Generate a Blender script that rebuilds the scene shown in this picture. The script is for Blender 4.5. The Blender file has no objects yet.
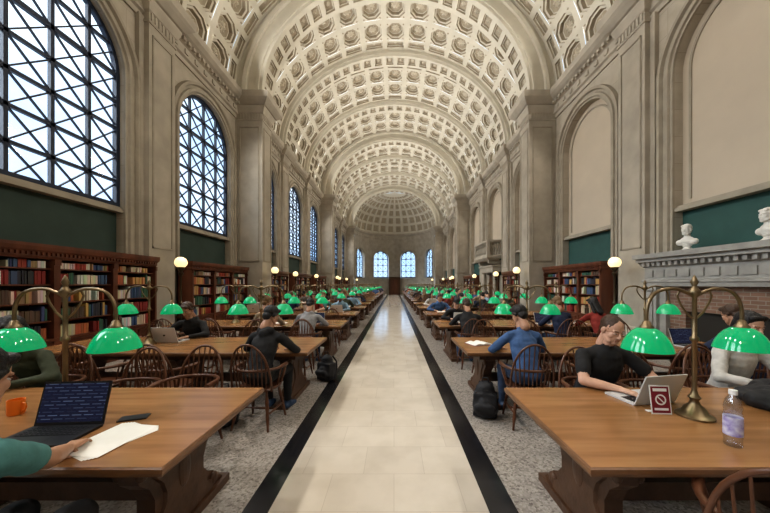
import bpy, bmesh, math, random
import numpy as np
from math import sin, cos, pi, sqrt, radians
from mathutils import Vector, Matrix, noise
random.seed(7)
scene = bpy.context.scene
COL = scene.collection

# ------------------------------------------------------------------ materials
def mat(name, color, rough=0.6, metal=0.0, noise_amt=0.0, nscale=8.0, bump=0.0, bscale=40.0, emit=None, estr=0.0, spec=0.5, color2=None, stretch=None):
    m = bpy.data.materials.new(name); m.use_nodes = True
    nt = m.node_tree; b = nt.nodes['Principled BSDF']
    b.inputs['Roughness'].default_value = rough
    b.inputs['Metallic'].default_value = metal
    b.inputs['Specular IOR Level'].default_value = spec
    c = (*color, 1)
    b.inputs['Base Color'].default_value = c
    tc = nt.nodes.new('ShaderNodeTexCoord')
    vec = tc.outputs['Object']
    if stretch:
        mp = nt.nodes.new('ShaderNodeMapping'); mp.inputs['Scale'].default_value = stretch
        nt.links.new(vec, mp.inputs['Vector']); vec = mp.outputs['Vector']
    if noise_amt > 0 or color2:
        n = nt.nodes.new('ShaderNodeTexNoise'); n.inputs['Scale'].default_value = nscale
        n.inputs['Detail'].default_value = 4
        nt.links.new(vec, n.inputs['Vector'])
        r = nt.nodes.new('ShaderNodeValToRGB')
        c2 = color2 if color2 else tuple(x*(1-noise_amt) for x in color)
        r.color_ramp.elements[0].position = 0.32; r.color_ramp.elements[1].position = 0.68
        r.color_ramp.elements[0].color = (*c2, 1); r.color_ramp.elements[1].color = c
        nt.links.new(n.outputs['Fac'], r.inputs['Fac'])
        nt.links.new(r.outputs['Color'], b.inputs['Base Color'])
    if bump > 0:
        n2 = nt.nodes.new('ShaderNodeTexNoise'); n2.inputs['Scale'].default_value = bscale
        nt.links.new(vec, n2.inputs['Vector'])
        bp = nt.nodes.new('ShaderNodeBump'); bp.inputs['Strength'].default_value = bump
        bp.inputs['Distance'].default_value = 0.01
        nt.links.new(n2.outputs['Fac'], bp.inputs['Height'])
        nt.links.new(bp.outputs['Normal'], b.inputs['Normal'])
    if emit:
        b.inputs['Emission Color'].default_value = (*emit, 1)
        b.inputs['Emission Strength'].default_value = estr
    return m

M_stone = mat('sandstone', (0.46,0.41,0.335), 0.8, noise_amt=0.22, nscale=1.7, bump=0.15, bscale=30)
M_stone_d = mat('sandstone_trim', (0.39,0.345,0.275), 0.8, noise_amt=0.2, nscale=3)
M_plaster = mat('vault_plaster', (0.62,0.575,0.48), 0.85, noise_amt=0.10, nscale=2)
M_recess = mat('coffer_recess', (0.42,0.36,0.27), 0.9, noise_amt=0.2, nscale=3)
M_rosette = mat('rosette_plaster', (0.56,0.50,0.40), 0.85)
M_niche = mat('niche_plaster', (0.54,0.465,0.37), 0.9, noise_amt=0.08, nscale=1.2)
M_green = mat('green_wall_paint', (0.045,0.075,0.062), 0.7, noise_amt=0.15, nscale=3)
M_green2 = mat('teal_wall_paint', (0.035,0.10,0.088), 0.7, noise_amt=0.15, nscale=3)
M_frame = mat('window_iron', (0.010,0.018,0.04), 0.5)
M_wood_d = mat('cherry_wood_dark', (0.17,0.058,0.028), 0.4, color2=(0.09,0.03,0.016), nscale=5, stretch=(1,1,0.2))
M_oak = mat('oak_tabletop', (0.37,0.19,0.082), 0.24, color2=(0.265,0.128,0.05), nscale=4, stretch=(0.35,4,4))
M_oak_e = mat('oak_edge', (0.22,0.105,0.045), 0.35, noise_amt=0.3, nscale=6)
M_walnut = mat('carved_walnut', (0.11,0.055,0.03), 0.45, noise_amt=0.4, nscale=8, bump=0.3, bscale=25)
M_chair = mat('chair_wood', (0.14,0.058,0.030), 0.32, noise_amt=0.35, nscale=10)
M_brass = mat('aged_brass', (0.28,0.21,0.125), 0.38, metal=0.85, noise_amt=0.25, nscale=12)
M_bronze = mat('bronze', (0.10,0.075,0.045), 0.4, metal=0.7)
M_shade = mat('green_glass', (0.0,0.26,0.10), 0.08, emit=(0.0,0.50,0.19), estr=0.40, noise_amt=0.2, nscale=5, spec=0.8)
M_bulb = mat('bulb', (1,0.9,0.7), 0.5, emit=(1.0,0.85,0.6), estr=8)
M_globe = mat('opal_globe', (1,0.9,0.7), 0.4, emit=(1.0,0.76,0.38), estr=1.0)
M_marble = mat('white_marble', (0.75,0.73,0.68), 0.4, noise_amt=0.12, nscale=6)
M_mantel = mat('grey_mantel_stone', (0.38,0.365,0.335), 0.65, noise_amt=0.25, nscale=5)
M_soot = mat('soot', (0.03,0.025,0.02), 0.9)
M_silver = mat('laptop_aluminium', (0.62,0.62,0.63), 0.35, metal=0.15)
M_blackp = mat('black_plastic', (0.015,0.015,0.018), 0.35)
M_paper = mat('paper', (0.82,0.80,0.76), 0.8, noise_amt=0.05, nscale=10)
M_bag = mat('black_nylon', (0.02,0.02,0.024), 0.7, noise_amt=0.3, nscale=20, bump=0.3)
M_door = mat('door_wood', (0.10,0.045,0.02), 0.4, noise_amt=0.3, nscale=6)
M_maroon = mat('maroon_print', (0.20,0.015,0.03), 0.5)
M_orange = mat('orange_plastic', (0.8,0.2,0.02), 0.4)
M_purple = mat('purple_label', (0.25,0.2,0.5), 0.5, color2=(0.7,0.7,0.8), nscale=30)
M_white = mat('white_plastic', (0.8,0.8,0.8), 0.4)

def glassmat(name, tint=(1,1,1), gl=0.08):
    m = bpy.data.materials.new(name); m.use_nodes = True; nt = m.node_tree
    nt.nodes.remove(nt.nodes['Principled BSDF']); out = nt.nodes['Material Output']
    t = nt.nodes.new('ShaderNodeBsdfTransparent'); t.inputs['Color'].default_value = (*tint,1)
    g = nt.nodes.new('ShaderNodeBsdfGlossy'); g.inputs['Roughness'].default_value = 0.05
    mx = nt.nodes.new('ShaderNodeMixShader'); mx.inputs[0].default_value = gl
    nt.links.new(t.outputs[0], mx.inputs[1]); nt.links.new(g.outputs[0], mx.inputs[2]); nt.links.new(mx.outputs[0], out.inputs['Surface'])
    return m
M_glass = glassmat('window_glass', (0.95,0.98,1.0), 0.04)
M_bottle = glassmat('clear_plastic', (0.86,0.88,0.93), 0.22)

def terrazzo():
    m = mat('terrazzo', (0.3,0.28,0.26), 0.24); nt = m.node_tree; b = nt.nodes['Principled BSDF']
    tc = nt.nodes.new('ShaderNodeTexCoord')
    v = nt.nodes.new('ShaderNodeTexVoronoi'); v.inputs['Scale'].default_value = 60
    nt.links.new(tc.outputs['Object'], v.inputs['Vector'])
    r = nt.nodes.new('ShaderNodeValToRGB'); cr = r.color_ramp
    cr.elements[0].color = (0.20,0.175,0.16,1); cr.elements[1].color = (0.48,0.44,0.40,1)
    cr.elements.new(0.4).color = (0.36,0.33,0.30,1); cr.elements.new(0.15).color=(0.29,0.26,0.235,1)
    sp = nt.nodes.new('ShaderNodeSeparateColor'); nt.links.new(v.outputs['Color'], sp.inputs[0])
    nt.links.new(sp.outputs[0], r.inputs['Fac'])
    nt.links.new(r.outputs['Color'], b.inputs['Base Color'])
    return m
M_terr = terrazzo()
def tiles(name, c1, c2, cm, sc_w, sc_h, mortar, rough, swap=None, dark=(0.6,0.57,0.52)):
    m = mat(name, c1, rough); nt = m.node_tree; b = nt.nodes['Principled BSDF']
    tc = nt.nodes.new('ShaderNodeTexCoord'); sep = nt.nodes.new('ShaderNodeSeparateXYZ'); com = nt.nodes.new('ShaderNodeCombineXYZ')
    nt.links.new(tc.outputs['Object'], sep.inputs[0])
    a, bb = swap if swap else ('X','Y')
    nt.links.new(sep.outputs[a], com.inputs['X']); nt.links.new(sep.outputs[bb], com.inputs['Y'])
    br = nt.nodes.new('ShaderNodeTexBrick'); nt.links.new(com.outputs[0], br.inputs['Vector'])
    br.inputs['Scale'].default_value = 1; br.inputs['Brick Width'].default_value = sc_w; br.inputs['Row Height'].default_value = sc_h
    br.inputs['Mortar Size'].default_value = mortar; br.inputs['Mortar Smooth'].default_value = 0.3
    br.inputs['Color1'].default_value = (*c1,1); br.inputs['Color2'].default_value = (*c2,1); br.inputs['Mortar'].default_value = (*cm,1)
    n = nt.nodes.new('ShaderNodeTexNoise'); n.inputs['Scale'].default_value = 3; n.inputs['Detail'].default_value = 6
    nt.links.new(tc.outputs['Object'], n.inputs['Vector'])
    mx = nt.nodes.new('ShaderNodeMix'); mx.data_type='RGBA'; mx.blend_type='MULTIPLY'; mx.inputs[0].default_value = 0.3
    nt.links.new(br.outputs['Color'], mx.inputs[6])
    rr = nt.nodes.new('ShaderNodeValToRGB'); rr.color_ramp.elements[0].color=(*dark,1); rr.color_ramp.elements[1].color=(1,1,1,1)
    rr.color_ramp.elements[0].position=0.3; rr.color_ramp.elements[1].position=0.6
    nt.links.new(n.outputs['Fac'], rr.inputs['Fac']); nt.links.new(rr.outputs['Color'], mx.inputs[7])
    nt.links.new(mx.outputs[2], b.inputs['Base Color'])
    return m
M_mtile = tiles('marble_tiles', (0.66,0.605,0.53), (0.61,0.555,0.485), (0.52,0.465,0.40), 0.53, 0.42, 0.003, 0.11)
M_black = mat('black_marble', (0.022,0.022,0.026), 0.2, noise_amt=0.4, nscale=9)
M_wall = tiles('stone_ashlar', (0.46,0.41,0.335), (0.42,0.375,0.305), (0.35,0.31,0.25), 1.3, 0.65, 0.007, 0.8, swap=('Y','Z'))
M_brick = tiles('firebrick', (0.25,0.14,0.095), (0.17,0.10,0.07), (0.28,0.24,0.19), 0.22, 0.075, 0.008, 0.8, swap=('Y','Z'))

def bookmat():
    m = mat('book_spines', (0.3,0.1,0.05), 0.55); nt=m.node_tree; b=nt.nodes['Principled BSDF']
    a = nt.nodes.new('ShaderNodeVertexColor'); a.layer_name='bk'
    nt.links.new(a.outputs['Color'], b.inputs['Base Color']); return m
M_books = bookmat()
def screenmat():
    m = mat('laptop_screen', (0.01,0.01,0.02), 0.15); nt=m.node_tree; b=nt.nodes['Principled BSDF']
    tc=nt.nodes.new('ShaderNodeTexCoord'); br=nt.nodes.new('ShaderNodeTexBrick')
    sep=nt.nodes.new('ShaderNodeSeparateXYZ'); com=nt.nodes.new('ShaderNodeCombineXYZ')
    nt.links.new(tc.outputs['Object'],sep.inputs[0]); nt.links.new(sep.outputs['X'],com.inputs['X']); nt.links.new(sep.outputs['Z'],com.inputs['Y'])
    nt.links.new(com.outputs[0],br.inputs['Vector'])
    br.inputs['Scale'].default_value=1; br.inputs['Brick Width'].default_value=0.07; br.inputs['Row Height'].default_value=0.02
    br.inputs['Mortar Size'].default_value=0.008; br.inputs['Color1'].default_value=(0.10,0.13,0.20,1); br.inputs['Color2'].default_value=(0.008,0.012,0.03,1); br.inputs['Mortar'].default_value=(0.008,0.011,0.028,1)
    nt.links.new(br.outputs['Color'], b.inputs['Emission Color']); b.inputs['Emission Strength'].default_value=0.8
    return m
M_screen = screenmat()

# ------------------------------------------------------------------ helpers
def newobj(name, bm, mats, smooth=False, loc=(0,0,0), rotz=0, parent=None, normals=True):
    if normals: bmesh.ops.recalc_face_normals(bm, faces=bm.faces)
    me = bpy.data.meshes.new(name)
    bm.to_mesh(me); bm.free()
    for m in mats: me.materials.append(m)
    if smooth:
        for p in me.polygons: p.use_smooth = True
        try: me.set_sharp_from_angle(angle=radians(45))
        except Exception: pass
    return inst(name, me, loc, rotz, parent)
def inst(name, me, loc=(0,0,0), rotz=0, parent=None):
    o = bpy.data.objects.new(name, me); COL.objects.link(o)
    o.location = loc; o.rotation_euler = (0,0,rotz)
    if parent: o.parent = parent
    return o
def face(bm, vs, mi=0):
    try:
        f = bm.faces.new([bm.verts.new(v) for v in vs]); f.material_index = mi; return f
    except ValueError: return None
def box(bm, x0,x1,y0,y1,z0,z1, mi=0, mtx=None):
    vs = [Vector((x,y,z)) for z in (z0,z1) for y in (y0,y1) for x in (x0,x1)]
    if mtx: vs = [mtx @ v for v in vs]
    v = [bm.verts.new(p) for p in vs]; out=[]
    for q in ((0,2,3,1),(4,5,7,6),(0,1,5,4),(2,6,7,3),(0,4,6,2),(1,3,7,5)):
        f = bm.faces.new([v[i] for i in q]); f.material_index = mi; out.append(f)
    return out
def stack(bm, x0,x1,y0,y1, prof, mi=0):
    loops=[]
    for z,o in prof:
        loops.append([bm.verts.new(p) for p in ((x0-o,y0-o,z),(x1+o,y0-o,z),(x1+o,y1+o,z),(x0-o,y1+o,z))])
    for a,b in zip(loops,loops[1:]):
        for i in range(4):
            f=bm.faces.new((a[i],a[(i+1)%4],b[(i+1)%4],b[i])); f.material_index=mi
    f=bm.faces.new(loops[0][::-1]); f.material_index=mi
    f=bm.faces.new(loops[-1]); f.material_index=mi
def lathe(bm, prof, c=(0,0,0), seg=20, mi=0):
    rings=[]
    for r,z in prof:
        rings.append([bm.verts.new((c[0]+max(r,1e-4)*cos(2*pi*i/seg), c[1]+max(r,1e-4)*sin(2*pi*i/seg), c[2]+z)) for i in range(seg)])
    for a,b in zip(rings,rings[1:]):
        for i in range(seg):
            f=bm.faces.new((a[i],a[(i+1)%seg],b[(i+1)%seg],b[i])); f.material_index=mi
    for r in (rings[0],rings[-1]):
        try: f=bm.faces.new(r); f.material_index=mi
        except ValueError: pass
def tube(bm, pts, rad, seg=8, mi=0):
    pts=[Vector(p) for p in pts]; n=len(pts)
    if not hasattr(rad,'__len__'): rad=[rad]*n
    prev=None; rings=[]
    for i,p in enumerate(pts):
        d=(pts[min(i+1,n-1)]-pts[max(i-1,0)]).normalized()
        if prev is None: s=d.orthogonal().normalized()
        else: s=(prev-d*prev.dot(d)).normalized()
        prev=s; t=d.cross(s)
        rings.append([bm.verts.new(p+(s*cos(2*pi*k/seg)+t*sin(2*pi*k/seg))*rad[i]) for k in range(seg)])
    for a,b in zip(rings,rings[1:]):
        for k in range(seg):
            f=bm.faces.new((a[k],a[(k+1)%seg],b[(k+1)%seg],b[k])); f.material_index=mi
    for r in (rings[0],rings[-1]):
        f=bm.faces.new(r); f.material_index=mi
def capsule(bm, p0,p1,r0,r1,flat=1.0,side=(1,0,0),seg=14,mi=0):
    p0=Vector(p0);p1=Vector(p1); d=p1-p0; L=d.length
    if L<1e-6: d=Vector((0,0,1))
    a=d.normalized(); s=Vector(side); s=s-a*s.dot(a)
    if s.length<1e-3: s=a.orthogonal()
    s.normalize(); f_=a.cross(s)
    st=[]
    for k in range(0,5):
        t=-pi/2+k*pi/8; st.append((p0+a*(r0*sin(t)*min(1,flat+0.2)), r0*cos(t)))
    for k in range(0,5):
        t=k*pi/8; st.append((p1+a*(r1*sin(t)*min(1,flat+0.2)), r1*cos(t)))
    rings=[]
    for c,r in st:
        r=max(r,1e-4)
        rings.append([bm.verts.new(c+s*(r*cos(2*pi*i/seg))+f_*(r*flat*sin(2*pi*i/seg))) for i in range(seg)])
    for A_,B_ in zip(rings,rings[1:]):
        for i in range(seg):
            f=bm.faces.new((A_[i],A_[(i+1)%seg],B_[(i+1)%seg],B_[i])); f.material_index=mi
    bm.faces.new(rings[0][::-1]).material_index=mi; bm.faces.new(rings[-1]).material_index=mi
def ellip(bm,c,r,rot=None,mi=0,seg=20,ring=12):
    m=Matrix.Translation(c)@(rot.to_4x4() if rot else Matrix.Identity(4))@Matrix.Diagonal((*r,1))
    rings=[]
    for j in range(ring+1):
        t=-pi/2+pi*j/ring; cr=max(cos(t),1e-3)
        rings.append([bm.verts.new(m@Vector((cr*cos(2*pi*i/seg),cr*sin(2*pi*i/seg),sin(t)))) for i in range(seg)])
    for a,b in zip(rings,rings[1:]):
        for i in range(seg):
            bm.faces.new((a[i],a[(i+1)%seg],b[(i+1)%seg],b[i])).material_index=mi
    bm.faces.new(rings[0][::-1]).material_index=mi; bm.faces.new(rings[-1]).material_index=mi
def remesh(bm, voxel, smooth=3, fac=0.5):
    bmesh.ops.recalc_face_normals(bm, faces=bm.faces)
    me=bpy.data.meshes.new('tmp'); bm.to_mesh(me); bm.free()
    o=bpy.data.objects.new('tmp',me); COL.objects.link(o)
    md=o.modifiers.new('r','REMESH'); md.mode='VOXEL'; md.voxel_size=voxel
    if smooth:
        ms=o.modifiers.new('s','SMOOTH'); ms.iterations=smooth; ms.factor=fac
    dg=bpy.context.evaluated_depsgraph_get(); dg.update()
    out=bpy.data.meshes.new_from_object(o.evaluated_get(dg))
    bpy.data.objects.remove(o); bpy.data.meshes.remove(me)
    out.materials.clear()
    return out
def displace(me, fn, mask=None):
    n=len(me.vertices); co=np.zeros(n*3); me.vertices.foreach_get('co',co)
    no=np.zeros(n*3); me.vertex_normals.foreach_get('vector',no)
    co=co.reshape(-1,3); no=no.reshape(-1,3)
    for i in range(n):
        if mask is None or mask[i]:
            co[i]+=no[i]*fn(Vector(co[i]))
    me.vertices.foreach_set('co',co.ravel()); me.update()

# ------------------------------------------------------------------ dimensions
WL, WR = -6.6, 6.75
XC = (WL+WR)/2
A, B, ZS = (WR-WL)/2, 5.6, 9.5
BA, BB = 5.55, 4.85
PIT = 4.55
BC = [1.15+PIT*k for k in range(-1,9)]
BD = [BC[0]-PIT/2+PIT*k for k in range(len(BC)+1)]
PW = 0.475
BIG = [i for i in range(len(BD)) if (i-1)%3==0]
YEND = BD[-1]+PW
YB = BD[0]
ZSILL, ZSP, RW = 3.4, 6.7, 1.38

# ------------------------------------------------------------------ floor
bm=bmesh.new()
yy0,yy1=YB-0.1,YEND+6
def fl(x0,x1,mi): face(bm,[(x0,yy0,0),(x1,yy0,0),(x1,yy1,0),(x0,yy1,0)],mi)
fl(WL-0.3,-1.10,0); fl(-1.10,-0.91,1); fl(-0.91,0.69,2); fl(0.69,0.90,1); fl(0.90,WR+0.3,0)
newobj('floor',bm,[M_terr,M_black,M_mtile])

# ------------------------------------------------------------------ walls
def wall_bay(bm, P, u0,u1,uc,r,zb,zs,zt,rec,z0=0,n=24,mi=0,mrev=0):
    def q(*pts,m=mi): face(bm,[P(*p) for p in pts],m)
    q((u0,z0,0),(uc-r,z0,0),(uc-r,zs,0),(u0,zs,0)); q((uc+r,z0,0),(u1,z0,0),(u1,zs,0),(uc+r,zs,0))
    q((u0,zs,0),(uc-r,zs,0),(uc-r,zt,0),(u0,zt,0)); q((uc+r,zs,0),(u1,zs,0),(u1,zt,0),(uc+r,zt,0))
    q((uc-r,z0,0),(uc,z0,0),(uc,zb,0),(uc-r,zb,0)); q((uc,z0,0),(uc+r,z0,0),(uc+r,zb,0),(uc,zb,0))
    arc=[(uc+r*cos(pi*i/n), zs+r*sin(pi*i/n)) for i in range(n+1)]
    for a,b in zip(arc,arc[1:]):
        q((a[0],a[1],0),(b[0],b[1],0),(b[0],zt,0),(a[0],zt,0))
    out=[(uc+r,zb)]+arc+[(uc-r,zb)]
    for a,b in zip(out,out[1:]):
        q((a[0],a[1],0),(b[0],b[1],0),(b[0],b[1],-rec),(a[0],a[1],-rec),m=mrev)
    q((uc-r,zb,0),(uc+r,zb,0),(uc+r,zb,-rec),(uc-r,zb,-rec))
def archivolt(bm,P,uc,r,zb,zs,prof,n=28,mi=0):
    path=[(uc+r,zb,1,0)]+[(uc+r*cos(pi*i/n), zs+r*sin(pi*i/n),cos(pi*i/n),sin(pi*i/n)) for i in range(n+1)]+[(uc-r,zb,-1,0)]
    for a,b in zip(path,path[1:]):
        for (d0,w0),(d1,w1) in zip(prof,prof[1:]):
            face(bm,[P(a[0]+a[2]*d0,a[1]+a[3]*d0,w0),P(b[0]+b[2]*d0,b[1]+b[3]*d0,w0),P(b[0]+b[2]*d1,b[1]+b[3]*d1,w1),P(a[0]+a[2]*d1,a[1]+a[3]*d1,w1)],mi)
AP=[(0,0.0),(0,0.05),(0.06,0.05),(0.08,0.10),(0.16,0.10),(0.18,0.05),(0.25,0.05),(0.28,0.12),(0.36,0.12),(0.38,0.0)]
def archfill(bm,P,uc,r,z0,zs,w,mi,n=24):
    pts=[(uc-r,z0),(uc+r,z0)]+[(uc+r*cos(pi*i/n), zs+r*sin(pi*i/n)) for i in range(n+1)]
    face(bm,[P(a,b,w) for a,b in pts],mi)
PL=lambda u,z,w: Vector((WL+w,u,z))
PR=lambda u,z,w: Vector((WR-w,u,z))
CORN=[(8.55,0),(8.55,0.05),(8.68,0.06),(8.72,0.13),(9.0,0.13),(9.04,0.2),(9.12,0.2),(9.2,0.34),(9.3,0.44),(9.42,0.46),(9.5,0.46),(9.5,0.0)]
hall_part_n=[0]
def hall_part(bm,mats,smooth=False,normals=True):
    hall_part_n[0]+=1; return newobj('hall_part_%d'%hall_part_n[0],bm,mats,smooth,normals=normals)  # numbers mouldings, cornices, pilasters, piers and ribs alike
for side,P in (('left',PL),('right',PR)):
    bm=bmesh.new(); ba=bmesh.new()
    for i,c in enumerate(BC):
        r=RW if side=='left' else 1.28
        rec=0.18 if side=='left' else 0.20
        wall_bay(bm,P,c-PIT/2,c+PIT/2,c,r,2.2,ZSP,9.6,rec)
        archivolt(ba,P,c,r,2.3,ZSP,AP)
        face(bm,[P(c-r,2.2,-rec),P(c+r,2.2,-rec),P(c+r,ZSILL,-rec),P(c-r,ZSILL,-rec)],1)
        for z0,z1,w in ((ZSILL-0.02,ZSILL+0.06,0.0),(ZSILL+0.06,ZSILL+0.12,-0.06)):
            a=P(c-r,z0,-rec-0.02); b=P(c+r,z1,w)
            box(ba,min(a.x,b.x),max(a.x,b.x),a.y,b.y,z0,z1,0)
        if side=='right':
            archfill(bm,P,c,r,ZSILL,ZSP,-rec,2)
            rr=r-0.22
            archivolt(ba,lambda u,z,w:P(u,z,w-rec),c,rr,ZSILL+0.25,ZSP,[(0,0.001),(0,0.03),(0.05,0.03),(0.06,0.001)])
        for s in (-1,1):
            ux=c+s*1.84
            a=P(ux-0.03,0,0.0); b=P(ux+0.03,0,0.04)
            box(ba,min(a.x,b.x),max(a.x,b.x),a.y,b.y,2.3,8.55,0)
    newobj('wall_'+side,bm,[M_wall,M_green if side=='left' else M_green2,M_niche])
    hall_part(ba,[M_stone_d])
    bm=bmesh.new()
    for (z0,w0),(z1,w1) in zip(CORN,CORN[1:]):
        face(bm,[P(YB,z0,w0),P(YEND,z0,w0),P(YEND,z1,w1),P(YB,z1,w1)])
    y=YB+0.1
    while y<YEND:
        a=P(y,9.04,0.13);b=P(y+0.11,9.13,0.28)
        box(bm,min(a.x,b.x),max(a.x,b.x),y,y+0.11,9.03,9.13)
        y+=0.22
    y=YB+0.3
    while y<YEND:
        a=P(y,8.86,0.12);b=P(y,8.86,0.17)
        box(bm,min(a.x,b.x),max(a.x,b.x),y-0.07,y+0.07,8.79,8.93)
        y+=0.45
    hall_part(bm,[M_stone])
CAPB=[(8.45,0.0),(8.45,0.03),(8.52,0.03),(8.52,0.0),(8.72,0.0),(8.76,0.05),(8.98,0.12),(9.04,0.12),(9.06,0.18),(9.18,0.30),(9.26,0.36),(9.42,0.38),(9.5,0.38)]
def base_prof(z): return [(0,0.10),(0.25,0.10),(0.32,0.07),(0.40,0.03),(0.46,0.03),(0.5,0.0),(z,0.0)]
for i,yb in enumerate(BD):
    for side in ('left','right'):
        big=i in BIG
        pr=1.12 if big else 0.24
        bm=bmesh.new()
        if side=='left': x0,x1=WL,WL+pr
        else: x0,x1=WR-pr,WR
        w=PW-0.03
        stack(bm,x0,x1,yb-w,yb+w,base_prof(8.45)+CAPB)
        if not big:
            xa,xb=(WL,WL+0.11) if side=='left' else (WR-0.11,WR)
            stack(bm,xa,xb,yb-w-0.14,yb+w+0.14,[(0,0),(8.6,0)])
        xf=x1 if side=='left' else x0; s=1 if side=='left' else -1
        for (ya,yb2,za,zb) in ((yb-w+0.10,yb-w+0.14,2.6,8.2),(yb+w-0.14,yb+w-0.10,2.6,8.2),(yb-w+0.10,yb+w-0.10,2.6,2.64),(yb-w+0.10,yb+w-0.10,8.16,8.2)):
            box(bm,min(xf,xf+s*0.025),max(xf,xf+s*0.025),ya,yb2,za,zb,1)
        if big:
            for yf,sy in ((yb-w,-1),(yb+w,1)):
                xa,xb=x0+0.16,x1-0.14
                if side=='right': xa,xb=x0+0.14,x1-0.16
                for (p,q,za,zb) in ((xa,xa+0.04,2.6,8.2),(xb-0.04,xb,2.6,8.2),(xa,xb,2.6,2.64),(xa,xb,8.16,8.2)):
                    box(bm,p,q,min(yf,yf+sy*0.025),max(yf,yf+sy*0.025),za,zb,1)
            nfl=9
            for k in range(nfl):
                fx=x0+0.08+(x1-x0-0.16)*k/(nfl-1)
                for yf,sy in ((yb-w,-1),(yb+w,1)):
                    box(bm,fx-0.03,fx+0.03,min(yf,yf+sy*0.03),max(yf,yf+sy*0.03),8.5,8.74,0)
        for k in range(7):
            fy=yb-w+0.08+(2*w-0.16)*k/6
            box(bm,min(xf,xf+s*0.03),max(xf,xf+s*0.03),fy-0.03,fy+0.03,8.5,8.74,0)
        hall_part(bm,[M_stone,M_stone_d])  # pilasters and structural piers of the side walls
bm=bmesh.new()
box(bm,WL-0.3,WR+0.3,YB-0.3,YB,0,15.6)
newobj('wall_back',bm,[M_stone])

# ------------------------------------------------------------------ ceiling
def mapV(a,b):
    return lambda u,t,d: Vector((XC+(a+d)*cos(t), u, ZS+(b+d)*sin(t)))
def recess(bm,M,u0,u1,t0,t1,Rt,steps,octo=False,mf=0,mr=1,ros=True):
    c=0.28
    def loop(ins,dep):
        a0,a1=u0+ins,u1-ins; b0,b1=t0+ins/Rt,t1-ins/Rt
        if not octo: pts=[(a0,b0),(a1,b0),(a1,b1),(a0,b1)]
        else:
            ca,cb=(a1-a0)*c,(b1-b0)*c
            pts=[(a0+ca,b0),(a1-ca,b0),(a1,b0+cb),(a1,b1-cb),(a1-ca,b1),(a0+ca,b1),(a0,b1-cb),(a0,b0+cb)]
        return [M(p[0],p[1],dep) for p in pts]
    if octo:
        ca,cb=(u1-u0)*c,(t1-t0)*c
        for (cu,ct,su,st) in ((u0,t0,1,1),(u1,t0,-1,1),(u1,t1,-1,-1),(u0,t1,1,-1)):
            face(bm,[M(cu,ct,0),M(cu+su*ca,ct,0),M(cu,ct+st*cb,0)],mf)
            mu,mt=cu+su*ca*0.34,ct+st*cb*0.34
            e=ca*0.16
            face(bm,[M(mu-e,mt,-0.0),M(mu,mt-e/Rt,-0.0),M(mu+e,mt,-0.03)],mr)
            face(bm,[M(mu-e,mt,-0.0),M(mu+e,mt,-0.03),M(mu,mt+e/Rt,-0.0)],mr)
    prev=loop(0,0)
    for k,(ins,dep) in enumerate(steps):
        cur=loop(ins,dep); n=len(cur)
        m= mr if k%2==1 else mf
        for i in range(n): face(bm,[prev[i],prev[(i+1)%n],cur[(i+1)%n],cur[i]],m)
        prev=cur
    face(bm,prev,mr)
    if ros:
        dep=steps[-1][1]; uc,tc=(u0+u1)/2,(t0+t1)/2
        R=min(u1-u0,(t1-t0)*Rt)*0.5-steps[-1][0]
        R*=0.8
        n=16; ctr=M(uc,tc,dep-0.10*min(1,R*3))
        o=[M(uc+R*(1 if j%2 else 0.68)*cos(2*pi*j/n),tc+R*(1 if j%2 else 0.68)*sin(2*pi*j/n)/Rt,dep-0.01) for j in range(n)]
        m=[M(uc+R*(0.62 if j%2 else 0.45)*cos(2*pi*j/n),tc+R*(0.62 if j%2 else 0.45)*sin(2*pi*j/n)/Rt,dep-(0.09 if j%2 else 0.035)*min(1,R*3)) for j in range(n)]
        for j in range(n):
            k=(j+1)%n
            face(bm,[o[j],o[k],m[k],m[j]],2); face(bm,[m[j],m[k],ctr],2)
def cells(bm,M,u0,useg,t0,tseg,Rt,big=0.8):
    u=u0
    for wu,ku in useg:
        t=t0
        for wt,kt in tseg:
            if ku=='p' and kt=='p':
                if wu>big: recess(bm,M,u,u+wu,t,t+wt,Rt,[(0.05,0.0),(0.06,0.07),(0.13,0.08),(0.15,0.21),(0.19,0.21)],octo=True)
                else: recess(bm,M,u,u+wu,t,t+wt,Rt,[(0.04,0.0),(0.05,0.07),(0.09,0.07),(0.10,0.12)],ros=wu>0.3)
            else:
                face(bm,[M(u,t,0),M(u+wu,t,0),M(u+wu,t+wt,0),M(u,t+wt,0)],0)
            t+=wt
        u+=wu
V=mapV(A,B)
Rt=6.1
N=17; mar=0.05
row=(pi-2*mar)/N; rr_=0.16/Rt
tseg=[(mar,'r')]
for k in range(N):
    tseg+=[(rr_/2,'r'),(row-rr_,'p'),(rr_/2,'r')]
tseg+=[(mar,'r')]
useg=[(0.10,'r'),(0.42,'p'),(0.10,'r'),(1.08,'p'),(0.20,'r'),(1.08,'p'),(0.10,'r'),(0.42,'p'),(0.10,'r')]
bm=bmesh.new()
for c in BC:
    cells(bm,V,c-1.8,useg,0,tseg,Rt)
for yb in BD:
    n=34
    for j in range(n):
        face(bm,[V(yb-PW,pi*j/n,0.01),V(yb+PW,pi*j/n,0.01),V(yb+PW,pi*(j+1)/n,0.01),V(yb-PW,pi*(j+1)/n,0.01)],0)
YA=YEND; RA=BA
D=lambda u,e,d: Vector((XC+(RA+d)*cos(e)*cos(u/RA), YA+(RA+d)*cos(e)*sin(u/RA), ZS+(BB+d)*sin(e)))
nu=14; 
us=[]
for k in range(nu): us+=[(0.12,'r'),(pi*RA/nu-0.24,'p'),(0.12,'r')]
es=[(0.05,'r')]
for h in (0.26,0.25,0.24,0.22,0.18,0.12): es+=[(h-0.03,'p'),(0.03,'r')]
es+=[(pi/2-sum(e[0] for e in es)-0.001,'r')]
u=0
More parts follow.
